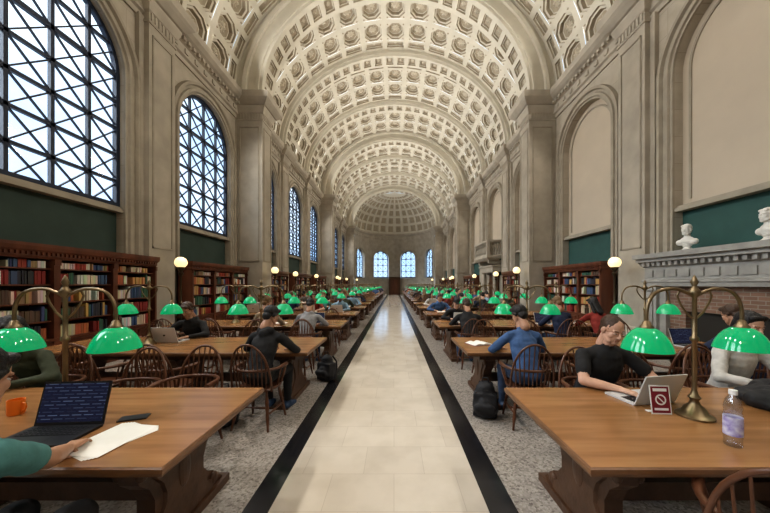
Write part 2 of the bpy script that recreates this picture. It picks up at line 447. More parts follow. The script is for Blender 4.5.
for wu,ku in us:
    e=0
    for we,ke in es:
        if ku=='p' and ke=='p': recess(bm,D,u,u+wu,e,e+we,RA,[(0.05,0.0),(0.06,0.08),(0.14,0.08),(0.15,0.14)],ros=False)
        else: face(bm,[D(u,e,0),D(u+wu,e,0),D(u+wu,e+we,0),D(u,e+we,0)],0)
        e+=we
    u+=wu
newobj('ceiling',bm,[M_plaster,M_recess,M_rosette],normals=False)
for i,yb in enumerate(BD):
    bm=bmesh.new()
    big=i in BIG
    if big:
        M=mapV(BA,BB)
        Nn=26; rw=pi/Nn; ts=[]
        for k in range(Nn): ts+=[(0.012,'r'),(rw-0.024,'p'),(0.012,'r')]
        cells(bm,M,yb-PW,[(0.14,'r'),(2*PW-0.28,'p'),(0.14,'r')],0,ts,5.2,big=2)
        n=60
        for s in (-1,1):
            for (d0,w0,d1,w1) in ((0,0,0,0.05),(0,0.05,0.12,0.05),(0.12,0.05,0.14,0.09),(0.14,0.09,0.26,0.09),(0.26,0.09,0.3,0.02),(0.3,0.02,0.62,0.02),(0.62,0.02,0.65,0.10),(0.65,0.10,0.80,0.12),(0.80,0.12,0.82,0.0),(0.82,0.0,1.2,0.0)):
                for j in range(n):
                    t,t2=pi*j/n,pi*(j+1)/n
                    if i==len(BD)-1 and s==1: continue
                    face(bm,[M(yb+s*(PW+w0),t,d0),M(yb+s*(PW+w0),t2,d0),M(yb+s*(PW+w1),t2,d1),M(yb+s*(PW+w1),t,d1)],0)
    else:
        RD=0.34
        M=mapV(A-RD,B-RD)
        Nn=30; rw=pi/Nn; ts=[]
        for k in range(Nn): ts+=[(0.012,'r'),(rw-0.024,'p'),(0.012,'r')]
        cells(bm,M,yb-PW+0.06,[(0.12,'r'),(2*PW-0.36,'p'),(0.12,'r')],0,ts,6.1,big=2)
        n=60
        for s in (-1,1):
            for (d0,w0,d1,w1) in ((0,0,0.12,0.03),(0.12,0.03,0.14,0.06),(0.14,0.06,0.36,0.06)):
                for j in range(n):
                    t,t2=pi*j/n,pi*(j+1)/n
                    face(bm,[M(yb+s*(PW-0.06+w0),t,d0),M(yb+s*(PW-0.06+w0),t2,d0),M(yb+s*(PW-0.06+w1),t2,d1),M(yb+s*(PW-0.06+w1),t,d1)],0)
    hall_part(bm,[M_plaster,M_recess,M_rosette],normals=False)  # transverse ribs under the vault, deeper over the big piers

PA=lambda u,z,w: Vector((XC+(RA-w)*cos(u/RA), YA+(RA-w)*sin(u/RA), z))
bm=bmesh.new(); seg=pi*RA/4
for k in range(4):
    uc=seg*(k+0.5)
    wall_bay(bm,PA,seg*k,seg*(k+1),uc,1.25,2.6,5.55,9.5,0.3)
    archivolt(bm,PA,uc,1.25,2.6,5.55,[(0,0.0),(0,0.06),(0.15,0.06),(0.17,0.12),(0.3,0.12),(0.3,0)])
for (z0,w0),(z1,w1) in zip(CORN,CORN[1:]):
    for j in range(32):
        a,b=pi*RA*j/32,pi*RA*(j+1)/32
        face(bm,[PA(a,z0,w0),PA(b,z0,w0),PA(b,z1,w1),PA(a,z1,w1)],0)
for (z0,z1,w) in ((2.35,2.5,0.14),(0,0.3,0.1)):
    for j in range(32):
        a,b=pi*RA*j/32,pi*RA*(j+1)/32
        face(bm,[PA(a,z0,w),PA(b,z0,w),PA(b,z1,w),PA(a,z1,w)],0); face(bm,[PA(a,z1,w),PA(b,z1,w),PA(b,z1,0),PA(a,z1,0)],0)
newobj('wall_apse',bm,[M_stone])

# ------------------------------------------------------------------ windows
def window_mesh(name,r,zb,zs,cols):
    bm=bmesh.new()
    P=(lambda u,z,w: Vector((w,u,z)))
    def bar(a,b,w,d):
        a=Vector((a[0],a[1]));b=Vector((b[0],b[1])); dd=(b-a)
        if dd.length<0.03: return
        dd.normalize(); n=Vector((-dd.y,dd.x))*w/2
        c=[a-n,a+n,b+n,b-n]
        for k in range(4):
            p,q=c[k],c[(k+1)%4]
            face(bm,[P(p.x,p.y,-d/2),P(q.x,q.y,-d/2),P(q.x,q.y,d/2),P(p.x,p.y,d/2)])
        face(bm,[P(p.x,p.y,d/2) for p in c]); face(bm,[P(p.x,p.y,-d/2) for p in c])
    cw=2*r/cols
    rows=int(round((zs-zb)/cw)); rh=(zs-zb)/rows
    inside=lambda u,z: zb<=z and abs(u)<=r and (z<=zs or u*u+(z-zs)**2<=r*r)
    def clipbar(a,b,w,d):
        a=Vector(a);b=Vector(b); n=24; ok=[t/n for t in range(n+1) if inside(*(a+(b-a)*(t/n)))]
        if len(ok)<2: return
        bar(a+(b-a)*ok[0],a+(b-a)*ok[-1],w,d)
    for k in range(1,cols):
        u=-r+cw*k; bar((u,zb),(u,zs+sqrt(max(0,r*r-u*u))),0.065,0.07)
    allrows=rows+int(r/rh)+1
    for j in range(0,allrows):
        z=zb+rh*j
        h=r if z<=zs else sqrt(max(0,r*r-(z-zs)**2))
        if h>0.05: bar((-h,z),(h,z),0.065 if j!=rows else 0.10,0.07)
        for k in range(cols):
            u0=-r+cw*k
            clipbar((u0,z),(u0+cw,z+rh),0.028,0.04); clipbar((u0+cw,z),(u0,z+rh),0.028,0.04)
    archivolt(bm,P,0,r-0.09,zb,zs,[(0,-0.05),(0,0.05),(0.1,0.05)])
    bar((-r,zb+0.05),(r,zb+0.05),0.12,0.1)
    archfill(bm,P,0,r,zb,zs,-0.01,1)
    me=bpy.data.meshes.new(name); bm.to_mesh(me); bm.free()
    me.materials.append(M_frame); me.materials.append(M_glass)
    return me
wm=window_mesh('window_hall',RW,ZSILL+0.1,ZSP,4)
def portal(loc,rot,sx,sy):
    l=bpy.data.lights.new('window_portal','AREA'); l.shape='RECTANGLE'; l.size=sx; l.size_y=sy
    l.cycles.is_portal=True
    o=bpy.data.objects.new('window_portal',l); COL.objects.link(o); o.location=loc; o.rotation_euler=rot
wn=0
for c in BC:
    wn+=1; inst('window_%d'%wn,wm,(WL-0.14,c,0))
    portal((WL-0.25,c,5.7),(0,-pi/2,0),4.7,2.8)
for k in range(4):
    wn+=1; uc=seg*(k+0.5); ph=uc/RA
    me=window_mesh('window_apse',1.25,2.65,5.55,3) if k==0 else me
    inst('window_%d'%wn,me,(XC+(RA+0.2)*cos(ph),YA+(RA+0.2)*sin(ph),0),ph+pi)
bm=bmesh.new()
yw=YA+RA-0.12
for s in (-1,1):
    box(bm,XC+s*0.75-0.12,XC+s*0.75+0.12,yw-0.42,yw,0,2.35,0)
stack(bm,XC-0.87,XC+0.87,yw-0.42,yw,[(2.35,0),(2.45,0.03),(2.6,0.03),(2.65,0.1),(2.75,0.12)],0)
box(bm,XC-0.63,XC+0.63,yw-0.2,yw-0.12,0,2.35,1)
for s in (-1,1):
    for z0,z1 in ((0.2,0.9),(1.05,2.15)):
        box(bm,XC+s*0.32-0.22,XC+s*0.32+0.22,yw-0.24,yw-0.2,z0,z1,1)
newobj('door_1',bm,[M_door,M_wood_d])

# ------------------------------------------------------------------ bookcases
BW=3.24
def bookcase_mesh(W=BW):
    bm=bmesh.new(); H=2.33; Dp=0.45
    box(bm,-W/2,W/2,Dp-0.03,Dp,0,H-0.12)
    stack(bm,-W/2,W/2,0,Dp-0.03,[(0,0.03),(0.1,0.03),(0.12,0.0),(0.62,0),(0.64,0.03),(0.69,0.03),(0.69,0)])
    stack(bm,-W/2,W/2,0,Dp-0.06,[(2.08,0.0),(2.12,0.02),(2.18,0.02),(2.22,0.05),(2.28,0.06),(2.33,0.06)])
    ns=3; sw=W/ns
    for k in range(ns+1):
        x=-W/2+sw*k
        x0,x1=max(-W/2,x-0.05),min(W/2,x+0.05)
        box(bm,x0,x1,-0.02,Dp,0.12,2.08)
        box(bm,x0,x1,-0.04,0.02,1.98,2.08)
    for k in range(ns):
        x0=-W/2+sw*k+0.05; x1=x0+sw-0.1
        for z in (0.98,1.3,1.62,1.9):
            box(bm,x0,x1,0.03,Dp-0.03,z,z+0.025)
        for q in range(2):
            a=x0+0.04+(x1-x0)/2*q; b=a+(x1-x0)/2-0.08
            for (p0,p1,z0,z1) in ((a,a+0.03,0.17,0.57),(b-0.03,b,0.17,0.57),(a,b,0.17,0.2),(a,b,0.54,0.57)):
                box(bm,p0,p1,-0.015,0.0,z0,z1)
    x=-W/2
    while x<W/2-0.03:
        box(bm,x,x+0.03,-0.05,0.0,2.14,2.19); x+=0.07
    bmesh.ops.recalc_face_normals(bm,faces=bm.faces)
    me=bpy.data.meshes.new('bookcase'); bm.to_mesh(me); bm.free(); me.materials.append(M_wood_d); return me
PAL=[(0.35,0.05,0.03),(0.25,0.03,0.025),(0.42,0.12,0.05),(0.6,0.5,0.36),(0.12,0.07,0.045),(0.66,0.6,0.5),(0.06,0.10,0.20),(0.05,0.13,0.08),(0.36,0.24,0.12),(0.55,0.32,0.12),(0.04,0.04,0.05),(0.7,0.67,0.62)]
def books_mesh(W=BW,seed=1):
    rnd=random.Random(seed); bm=bmesh.new(); cl=bm.loops.layers.color.new('bk'); ns=3; sw=W/ns
    for k in range(ns):
        xs=-W/2+sw*k+0.06; xe=xs+sw-0.12
        for z,zt in ((0.69,0.98),(1.005,1.3),(1.325,1.62),(1.645,1.9),(1.925,2.08)):
            x=xs; grp=0; col=None
            while x<xe-0.05:
                if grp<=0:
                    grp=rnd.choice((1,2,3,5,8)); col=rnd.choice(PAL); gh=rnd.uniform(0.62,0.92)*(zt-z); gw=rnd.uniform(0.022,0.05)
                    if rnd.random()<0.12: x+=rnd.uniform(0.04,0.12)
                grp-=1
                w=gw*rnd.uniform(0.85,1.15); h=gh*rnd.uniform(0.96,1.03); dp=rnd.uniform(0.05,0.08)
                if x+w>xe: break
                fs=box(bm,x,x+w*0.94,dp,dp+0.22,z,z+h)
                c=[v*rnd.uniform(0.8,1.15) for v in col]
                for f in fs:
                    for l in f.loops: l[cl]=(*[min(1,q)**(1/2.2) for q in c],1)
                x+=w
    bmesh.ops.recalc_face_normals(bm,faces=bm.faces)
    me=bpy.data.meshes.new('books'); bm.to_mesh(me); bm.free(); me.materials.append(M_books); return me
bk=bookcase_mesh(); bks=[books_mesh(seed=s) for s in range(3)]
for i,c in enumerate(BC):
    for side in (-1,1):
        if side==1 and i in (2,5): continue
        if side==-1: o=inst('bookcase',bk,(WL+0.59,c,0),pi/2)
        else: o=inst('bookcase',bk,(WR-0.59,c,0),-pi/2)
        inst('books',bks[(i+(side>0))%3],parent=o)

# ------------------------------------------------------------------ fireplace
c=BC[2]
bm=bmesh.new()
x1=WR-0.13; x0=WR-0.5
for s in (-1,1):
    a,b=sorted((c+s*1.28,c+s*1.60))
    stack(bm,x0+0.06,x1-0.05,a,b,[(0,0.05),(0.22,0.05),(0.28,0.0),(1.45,0.0),(1.5,0.04),(1.6,0.05)])
    aa,bb=sorted((c+s*1.12,c+s*1.28))
    box(bm,x0+0.14,x1,aa,bb,0,1.6)
    box(bm,x0+0.03,x0+0.06,a+0.08,b-0.08,0.4,1.35)
stack(bm,x0+0.06,x1-0.25+0.13,c-1.60,c+1.60,[(1.6,0.0),(1.68,0.02),(1.70,0.05),(1.74,0.05),(1.76,0.0),(2.05,0.0),(2.08,0.05),(2.14,0.07),(2.18,0.10),(2.26,0.11),(2.28,0.12),(2.37,0.12)])
box(bm,x0-0.2,x0+0.3,c-1.68,c+1.68,2.26,2.372)
box(bm,x0-0.12,x0+0.3,c-1.66,c+1.66,2.18,2.26)
y=c-1.6
while y<c+1.58:
    box(bm,x0-0.06,x0+0.06,y,y+0.07,2.08,2.17); y+=0.14
for k in range(-5,6):
    box(bm,x0+0.03,x0+0.06,c+k*0.29-0.10,c+k*0.29+0.10,1.82,1.98)
xb=WR-0.26
box(bm,xb,x1,c-1.12,c-0.75,0,1.6,1); box(bm,xb,x1,c+0.75,c+1.12,0,1.6,1); box(bm,xb,x1,c-0.75,c+0.75,1.05,1.6,1)
box(bm,x1-0.02,x1-0.01,c-0.75,c+0.75,0,1.05,2)
box(bm,x0-0.35,x0+0.2,c-1.5,c+1.5,0.0,0.05,0)
for k in (-1,1):
    tube(bm,[(xb-0.1,c+k*0.35,0.05),(xb-0.1,c+k*0.35,0.4)],0.02,8,2); ellip(bm,(xb-0.1,c+k*0.35,0.43),(0.035,)*3,mi=2,seg=10,ring=8)
newobj('fireplace',bm,[M_mantel,M_brick,M_soot])

# ------------------------------------------------------------------ balcony + doorway
c=BC[5]
bm=bmesh.new()
stack(bm,WR-0.95,WR-0.1,c-1.35,c+1.35,[(3.15,-0.1),(3.25,0.0),(3.3,0.05),(3.42,0.05)])
stack(bm,WR-0.95,WR-0.1,c-1.35,c+1.35,[(4.25,0.0),(4.28,0.05),(4.4,0.05)])
balp=[(0.05,0),(0.05,0.04),(0.03,0.08),(0.06,0.25),(0.055,0.35),(0.025,0.52),(0.03,0.6),(0.05,0.66),(0.05,0.73)]
for k in range(13):
    lathe(bm,balp,(WR-0.87,c-1.2+0.2*k,3.52),10)
stack(bm,WR-0.95,WR-0.79,c-1.3,c+1.3,[(3.42,0.02),(3.52,0.0)])
for k in range(4):
    for s in (-1,1): lathe(bm,balp,(WR-0.7+0.17*k,c+s*1.28,3.52),10)
for s in (-1,1):
    box(bm,WR-0.98,WR-0.8,c+s*1.28-0.1,c+s*1.28+0.1,3.42,4.4)
    pts=[(0.02,3.15),(0.8,3.15),(0.78,2.98),(0.6,2.92),(0.35,2.9),(0.02,2.88)]
    yy=c+s*1.0
    f1=[Vector((WR-p[0],yy-0.12,p[1])) for p in pts]; f2=[Vector((WR-p[0],yy+0.12,p[1])) for p in pts]
    face(bm,f1);face(bm,f2)
    for a in range(len(pts)):
        b=(a+1)%len(pts); face(bm,[f1[a],f1[b],f2[b],f2[a]])
newobj('stone_balcony',bm,[M_stone])
bm=bmesh.new()
for s in (-1,1):
    lathe(bm,[(0.17,0),(0.17,0.12),(0.14,0.18),(0.15,0.2),(0.125,0.25),(0.11,2.2),(0.14,2.24),(0.12,2.28),(0.18,2.4)],(WR-0.4,c+s*1.05,0),16)
stack(bm,WR-0.6,WR-0.12,c-1.3,c+1.3,[(2.4,0),(2.5,0.02),(2.7,0.02),(2.75,0.08),(2.85,0.1)])
box(bm,WR-0.12,WR-0.02,c-0.8,c+0.8,0,2.35,1)
for s in (-1,1):
    for z0,z1 in ((0.2,0.95),(1.1,2.2)): box(bm,WR-0.15,WR-0.12,c+s*0.4-0.28,c+s*0.4+0.28,z0,z1,1)
newobj('door_2',bm,[M_stone,M_door])

# ------------------------------------------------------------------ table
def table_mesh():
    bm=bmesh.new(); L=3.8; Dp=1.1; zt=0.76
    stack(bm,-L/2+0.03,L/2-0.03,-Dp/2+0.03,Dp/2-0.03,[(zt-0.055,0.0),(zt-0.05,0.02),(zt-0.03,0.03),(zt-0.008,0.03),(zt-0.001,0.022)],1)
    e=0.008
    face(bm,[(-L/2+e,-Dp/2+e,zt),(L/2-e,-Dp/2+e,zt),(L/2-e,Dp/2-e,zt),(-L/2+e,Dp/2-e,zt)],0)
    for (a,b,c_,d) in ((-L/2+0.2,L/2-0.2,-Dp/2+0.12,-Dp/2+0.15),(-L/2+0.2,L/2-0.2,Dp/2-0.15,Dp/2-0.12),(-L/2+0.2,-L/2+0.23,-Dp/2+0.12,Dp/2-0.12),(L/2-0.23,L/2-0.2,-Dp/2+0.12,Dp/2-0.12)):
        box(bm,a,b,c_,d,zt-0.12,zt-0.05,2)
    half=[(0.0,0.70),(0.40,0.70),(0.41,0.64),(0.36,0.60),(0.33,0.52),(0.26,0.45),(0.22,0.36),(0.22,0.28),(0.27,0.22),(0.34,0.18),(0.36,0.12),(0.42,0.10),(0.46,0.06),(0.46,0.0),(0.0,0.0)]
    prof=half+[(-a,b) for a,b in half[::-1]][1:-1]
    for xs in (-L/2+0.36,0.0,L/2-0.36):
        th=0.055
        f1=[Vector((xs-th,p[0],p[1])) for p in prof]; f2=[Vector((xs+th,p[0],p[1])) for p in prof]
        face(bm,f1,2);face(bm,f2,2)
        for a in range(len(prof)):
            b=(a+1)%len(prof); face(bm,[f1[a],f1[b],f2[b],f2[a]],2)
        for sx in (-1,1):
            pr=[(p[0]*0.72,0.05+p[1]*0.86) for p in prof]
            g1=[Vector((xs+sx*th,p[0],p[1])) for p in pr]; g2=[Vector((xs+sx*(th+0.018),p[0]*0.94,0.02+p[1]*0.95)) for p in pr]
            face(bm,g2,2)
            for a in range(len(pr)):
                b=(a+1)%len(pr); face(bm,[g1[a],g1[b],g2[b],g2[a]],2)
            for sy in (-1,1):
                for (yy,zz,rr) in ((0.33,0.13,0.045),(0.31,0.58,0.05)):
                    ellip(bm,(xs+sx*(th+0.005),sy*yy,zz),(0.025,rr,rr),mi=2,seg=12,ring=8)
            ellip(bm,(xs+sx*(th+0.015),0,0.42),(0.02,0.06,0.13),mi=2,seg=12,ring=8)
        box(bm,xs-0.09,xs+0.09,-0.5,0.5,0,0.06,2)
        box(bm,xs-0.09,xs+0.09,-0.44,0.44,0.64,0.71,2)
    box(bm,-L/2+0.36,L/2-0.36,-0.035,0.035,0.22,0.34,2)
    bmesh.ops.recalc_face_normals(bm,faces=bm.faces)
    me=bpy.data.meshes.new('reading_table'); bm.to_mesh(me); bm.free()
    for m in (M_oak,M_oak_e,M_walnut): me.materials.append(m)
    return me
TM=table_mesh()
def chair_mesh():
    bm=bmesh.new()
    n=28; loops=[]
    for z,sc in ((0.415,0.86),(0.425,0.97),(0.445,1.0),(0.455,0.97),(0.447,0.8),(0.44,0.4)):
        lp=[]
        for k in range(n):
            a=2*pi*k/n; cx=abs(cos(a))**0.75*(1 if cos(a)>=0 else -1); sy=abs(sin(a))**0.75*(1 if sin(a)>=0 else -1)
            wx=0.235 if sy>0 else 0.235-0.03*(-sy)
            lp.append(bm.verts.new((cx*wx*sc, sy*0.215*sc, z)))
        loops.append(lp)
    for a,b in zip(loops,loops[1:]):
        for k in range(n): bm.faces.new((a[k],a[(k+1)%n],b[(k+1)%n],b[k]))
    bm.faces.new(loops[0][::-1]); bm.faces.new(loops[-1])
    legp=[(0,.013),(.15,.015),(.3,.022),(.42,.017),(.46,.022),(.5,.016),(.7,.02),(.85,.014),(1,.012)]
    tops=[];
    for sx in (-1,1):
        for sy in (-1,1):
            t=Vector((sx*0.155,sy*0.135,0.43)); b=Vector((sx*0.215,sy*0.215,0.0))
            tube(bm,[t+(b-t)*p for p,_ in legp],[r for _,r in legp],9)
        m=[Vector((sx*0.155,sy*0.135,0.43))+(Vector((sx*0.215,sy*0.215,0))-Vector((sx*0.155,sy*0.135,0.43)))*0.6 for sy in (-1,1)]
        tube(bm,[m[0],(m[0]+m[1])/2,m[1]],[.009,.014,.009],8)
        tops.append((m[0]+m[1])/2)
    tube(bm,[tops[0],(tops[0]+tops[1])/2,tops[1]],[.009,.014,.009],8)
    def bow(a):
        sa=sin(a)
        return Vector((0.235*cos(a), -0.165-0.115*sa**0.9, 0.44+0.54*sa**0.72))
    tube(bm,[bow(pi*k/22) for k in range(23)],0.0125,9)
    def arm(a): return Vector((0.27*cos(a), 0.13-0.36*max(sin(a),0)**0.55, 0.675))
    tube(bm,[arm(pi*k/20) for k in range(21)],[0.017+0.006*(abs(k-10)>8) for k in range(21)],8)
    for s in (-1,1):
        tube(bm,[(s*0.205,0.10,0.44),(s*0.24,0.11,0.56),(s*0.268,0.12,0.675)],[.012,.018,.011],8)
        tube(bm,[(s*0.215,0.0,0.44),(s*0.268,0.0,0.675)],.007,7)
    for k in range(9):
        f=(k-4)/4
        xb=f*0.17; a=pi/2-f*0.98
        tp=bow(a)
        b=Vector((xb,-0.165-0.02*(1-f*f),0.445))
        tube(bm,[b,b+(tp-b)*0.4,tp],[.0065,.0085,.0055],7)
    bmesh.ops.recalc_face_normals(bm,faces=bm.faces)
    me=bpy.data.meshes.new('windsor_chair'); bm.to_mesh(me); bm.free(); me.materials.append(M_chair)
    for p in me.polygons: p.use_smooth=True
    me.set_sharp_from_angle(angle=radians(50))
    return me
CM=chair_mesh()
def lamp_mesh():
    bm=bmesh.new()
    lathe(bm,[(0.0,0),(0.10,0.0),(0.10,0.012),(0.085,0.022),(0.07,0.028),(0.055,0.06),(0.03,0.085),(0.022,0.11),(0.034,0.13),(0.02,0.15),(0.014,0.18),(0.014,0.5),(0.024,0.51),(0.024,0.53),(0.014,0.54),(0.013,0.80),(0.03,0.82),(0.034,0.84),(0.02,0.86),(0.012,0.88),(0.022,0.90),(0.012,0.93),(0.002,0.95)],seg=18)
    for s in (-1,1):
        pts=[(0,0,0.80),(s*0.05,0,0.83),(s*0.12,0,0.855),(s*0.20,0,0.855),(s*0.27,0,0.83),(s*0.315,0,0.77),(s*0.33,0,0.70),(s*0.33,0,0.62)]
        P=[]
        for i in range(len(pts)-1):
            p0=Vector(pts[max(0,i-1)]);p1=Vector(pts[i]);p2=Vector(pts[i+1]);p3=Vector(pts[min(len(pts)-1,i+2)])
            for t in (0,0.33,0.66):
                P.append(0.5*((2*p1)+(p2-p0)*t+(2*p0-5*p1+4*p2-p3)*t*t+(3*p1-p0-3*p2+p3)*t**3))
        P.append(Vector(pts[-1]))
        tube(bm,P,0.011,8)
        tube(bm,[(s*0.015,0,0.66),(s*0.06,0,0.70),(s*0.10,0,0.76),(s*0.12,0,0.81),(s*0.10,0,0.85)],0.007,6)
        c=(s*0.33,0,0)
        lathe(bm,[(0.008,0.65),(0.02,0.64),(0.026,0.62),(0.04,0.605),(0.04,0.595),(0.02,0.595)],c,14)
        lathe(bm,[(0.035,0.598),(0.055,0.592),(0.082,0.572),(0.106,0.54),(0.124,0.505),(0.136,0.47),(0.141,0.45),(0.136,0.45),(0.120,0.495),(0.10,0.532),(0.075,0.56),(0.035,0.585)],c,28,1)
        ellip(bm,(s*0.33,0,0.52),(0.028,0.028,0.038),mi=2,seg=12,ring=8)
    bmesh.ops.recalc_face_normals(bm,faces=bm.faces)
    me=bpy.data.meshes.new('green_shade_lamp'); bm.to_mesh(me); bm.free()
    for m in (M_brass,M_shade,M_bulb): me.materials.append(m)
    for p in me.polygons: p.use_smooth=True
    me.set_sharp_from_angle(angle=radians(50))
    return me
LM=lamp_mesh()
def globe_mesh():
    bm=bmesh.new()
    lathe(bm,[(0,0),(0.2,0),(0.2,0.04),(0.16,0.07),(0.1,0.1),(0.06,0.2),(0.045,0.25),(0.07,0.28),(0.04,0.32),(0.025,0.4),(0.025,1.1),(0.05,1.13),(0.03,1.17),(0.022,1.22),(0.022,1.85),(0.05,1.9),(0.07,1.95),(0.03,1.98),(0.07,2.04),(0.1,2.1),(0.08,2.11)],seg=20)
    for k in range(3):
        a=2*pi*k/3
        tube(bm,[(0.05*cos(a),0.05*sin(a),0.2),(0.16*cos(a),0.16*sin(a),0.12),(0.24*cos(a),0.24*sin(a),0.03),(0.27*cos(a),0.27*sin(a),0.02)],[0.02,0.025,0.02,0.02],8)
    ellip(bm,(0,0,2.23),(0.15,0.15,0.15),mi=1,seg=24,ring=16)
    bmesh.ops.recalc_face_normals(bm,faces=bm.faces)
    me=bpy.data.meshes.new('globe_floor_lamp'); bm.to_mesh(me); bm.free()
    for m in (M_bronze,M_globe): me.materials.append(m)
    for p in me.polygons: p.use_smooth=True
    me.set_sharp_from_angle(angle=radians(50))
    return me
GM=globe_mesh()
for i,yb in enumerate(BD):
    if i==0: continue
    for s in (-1,1):
        big=i in BIG
        x=(WL+ (1.52 if big else 0.85)) if s==-1 else (WR-(1.52 if big else 0.8))
        inst('globe_floor_lamp',GM,(x,yb-0.15,0))

# ------------------------------------------------------------------ small props
def laptop(name,loc,rotz,body=None,w=0.36,h=0.25,tilt=14):
    bm=bmesh.new()
    box(bm,-w/2,w/2,-0.24,0,0,0.014,0); box(bm,-w/2+0.03,w/2-0.03,-0.13,-0.02,0.0141,0.0155,1)
    box(bm,-0.055,0.055,-0.22,-0.15,0.0141,0.0148,1)
    for r in range(5):
        for k in range(12):
            x0=-w/2+0.035+k*(w-0.07)/12
            box(bm,x0,x0+(w-0.07)/12*0.82,-0.126+r*0.021,-0.126+r*0.021+0.017,0.0155,0.0175,1)
    m=Matrix.Translation((0,0,0.012))@Matrix.Rotation(radians(-tilt),4,'X')
    box(bm,-w/2,w/2,0,0.008,0,h,0,m); box(bm,-w/2+0.004,w/2-0.004,-0.001,0,0.004,h-0.004,1,m)
    box(bm,-w/2+0.012,w/2-0.012,-0.0025,-0.001,0.02,h-0.012,2,m)
    ellip(bm,m@Vector((0,0.009,h*0.5)),(0.018,0.002,0.02),mi=1,seg=12,ring=8)
    return newobj(name,bm,[body or M_silver,M_blackp,M_screen],loc=loc,rotz=rotz)
def instlap(src,loc,rotz): return inst('laptop',src.data,loc,rotz)
TZ=0.761
lap1=laptop('laptop',(-2.02,1.80,TZ),radians(4),body=M_blackp,w=0.40,h=0.26)
lap2=laptop('laptop',(1.93,2.15,TZ),pi+radians(10),w=0.36,h=0.24,tilt=20)
bm=bmesh.new(); 
for k in range(5):
    m=Matrix.Rotation(radians(-8+k*4),4,'Z')
    box(bm,-0.13,0.13,-0.17,0.17,0.0005+0.0008*k,0.0012+0.0008*k,0,m)
newobj('paper_sheets',bm,[M_paper],loc=(-1.62,1.66,TZ),rotz=radians(-15))
bm=bmesh.new(); box(bm,-0.038,0.038,-0.078,0.078,0.0,0.008); box(bm,-0.034,0.034,-0.072,0.072,0.008,0.0085)
bmesh.ops.bevel(bm,geom=[e for e in bm.edges],offset=0.002,segments=2)
newobj('smartphone',bm,[M_blackp],loc=(-1.72,1.92,TZ),rotz=radians(-70))
bm=bmesh.new(); lathe(bm,[(0,0),(0.038,0),(0.042,0.01),(0.042,0.1),(0.039,0.1),(0.038,0.012),(0,0.01)],seg=20)
tube(bm,[(0.04,0,0.08),(0.065,0,0.075),(0.07,0,0.05),(0.06,0,0.03),(0.04,0,0.025)],0.005,8)
newobj('orange_mug',bm,[M_orange],True,loc=(-2.58,1.98,TZ))
bm=bmesh.new()
lathe(bm,[(0,0),(0.034,0),(0.038,0.008),(0.036,0.03),(0.038,0.05),(0.038,0.17),(0.034,0.19),(0.038,0.21),(0.030,0.25),(0.016,0.275),(0.014,0.285),(0,0.285)],seg=24)
lathe(bm,[(0.0385,0.06),(0.0392,0.06),(0.0392,0.16),(0.0385,0.16)],seg=24,mi=1)
lathe(bm,[(0.0,0.28),(0.018,0.28),(0.018,0.305),(0.0,0.306)],seg=20,mi=2)
newobj('water_bottle',bm,[M_bottle,M_purple,M_white],True,loc=(1.87,1.60,TZ))
bm=bmesh.new()
m=Matrix.Rotation(radians(-8),4,'X')
box(bm,-0.065,0.065,0,0.003,0.0,0.19,0,m); box(bm,-0.058,0.058,-0.001,0,0.008,0.182,1,m)
box(bm,-0.045,0.045,-0.002,-0.001,0.150,0.170,0,m); box(bm,-0.045,0.045,-0.002,-0.001,0.025,0.04,0,m)
n=24
for k in range(n):
    a,b=2*pi*k/n,2*pi*(k+1)/n
    face(bm,[m@Vector((r*cos(t),-0.0025,0.095+r*sin(t))) for r,t in ((0.026,a),(0.026,b),(0.036,b),(0.036,a))],0)
face(bm,[m@Vector(v) for v in ((-0.024,-0.0025,0.115),(-0.018,-0.0025,0.12),(0.024,-0.0025,0.075),(0.018,-0.0025,0.07))],0)
box(bm,-0.065,0.065,0.03,0.06,0,0.004,0)
newobj('library_sign',bm,[M_white,M_maroon],loc=(1.83,1.98,TZ),rotz=radians(-4))
def openbook(loc,rotz):
    bm=bmesh.new(); n=8
    for s in (-1,1):
        prev=None
        for k in range(n+1):
            t=k/n; x=s*0.15*t; z=0.012+0.022*sin(pi*min(1,t*1.15))*(1-t*0.5)
            cur=[Vector((x,-0.12,z)),Vector((x,0.12,z)),Vector((x,-0.12,0.003)),Vector((x,0.12,0.003))]
            if prev:
                face(bm,[prev[0],cur[0],cur[1],prev[1]]); face(bm,[prev[0],prev[2],cur[2],cur[0]]); face(bm,[prev[1],prev[3],cur[3],cur[1]])
            prev=cur
        face(bm,[prev[0],prev[1],prev[3],prev[2]])
    box(bm,-0.158,0.158,-0.127,0.127,0,0.004,1)
    return newobj('open_book',bm,[M_paper,M_maroon],loc=loc,rotz=rotz)
ob=openbook((1.25,4.30,TZ),radians(20))
def backpack(loc,rotz):
    bm=bmesh.new()
    capsule(bm,(0,0,0.12),(0,-0.01,0.33),0.16,0.12,0.7); box(bm,-0.14,0.14,-0.09,0.09,0.02,0.3)
    capsule(bm,(-0.06,0.11,0.13),(0.06,0.11,0.13),0.09,0.09,0.6); capsule(bm,(0,0.1,0.08),(0,0.1,0.2),0.09,0.08,0.5)
    me=remesh(bm,0.012,4)
    displace(me,lambda c:0.008*noise.noise(c*14))
    b2=bmesh.new(); b2.from_mesh(me)
    for v in b2.verts: v.co.z=max(v.co.z,0.0)
    tube(b2,[(-0.04,0,0.43),(-0.03,0,0.48),(0.03,0,0.48),(0.04,0,0.43)],0.008,8)
    for s in (-1,1): tube(b2,[(s*0.07,-0.08,0.40),(s*0.09,-0.15,0.3),(s*0.1,-0.15,0.16),(s*0.1,-0.08,0.05)],0.014,8)
    tube(b2,[(-0.12,0.075,0.3),(-0.05,0.11,0.36),(0.05,0.11,0.36),(0.12,0.075,0.3)],0.004,6)
    return newobj('backpack',b2,[M_bag],True,loc=loc,rotz=rotz)
bp=backpack((1.14,3.62,0),radians(160))
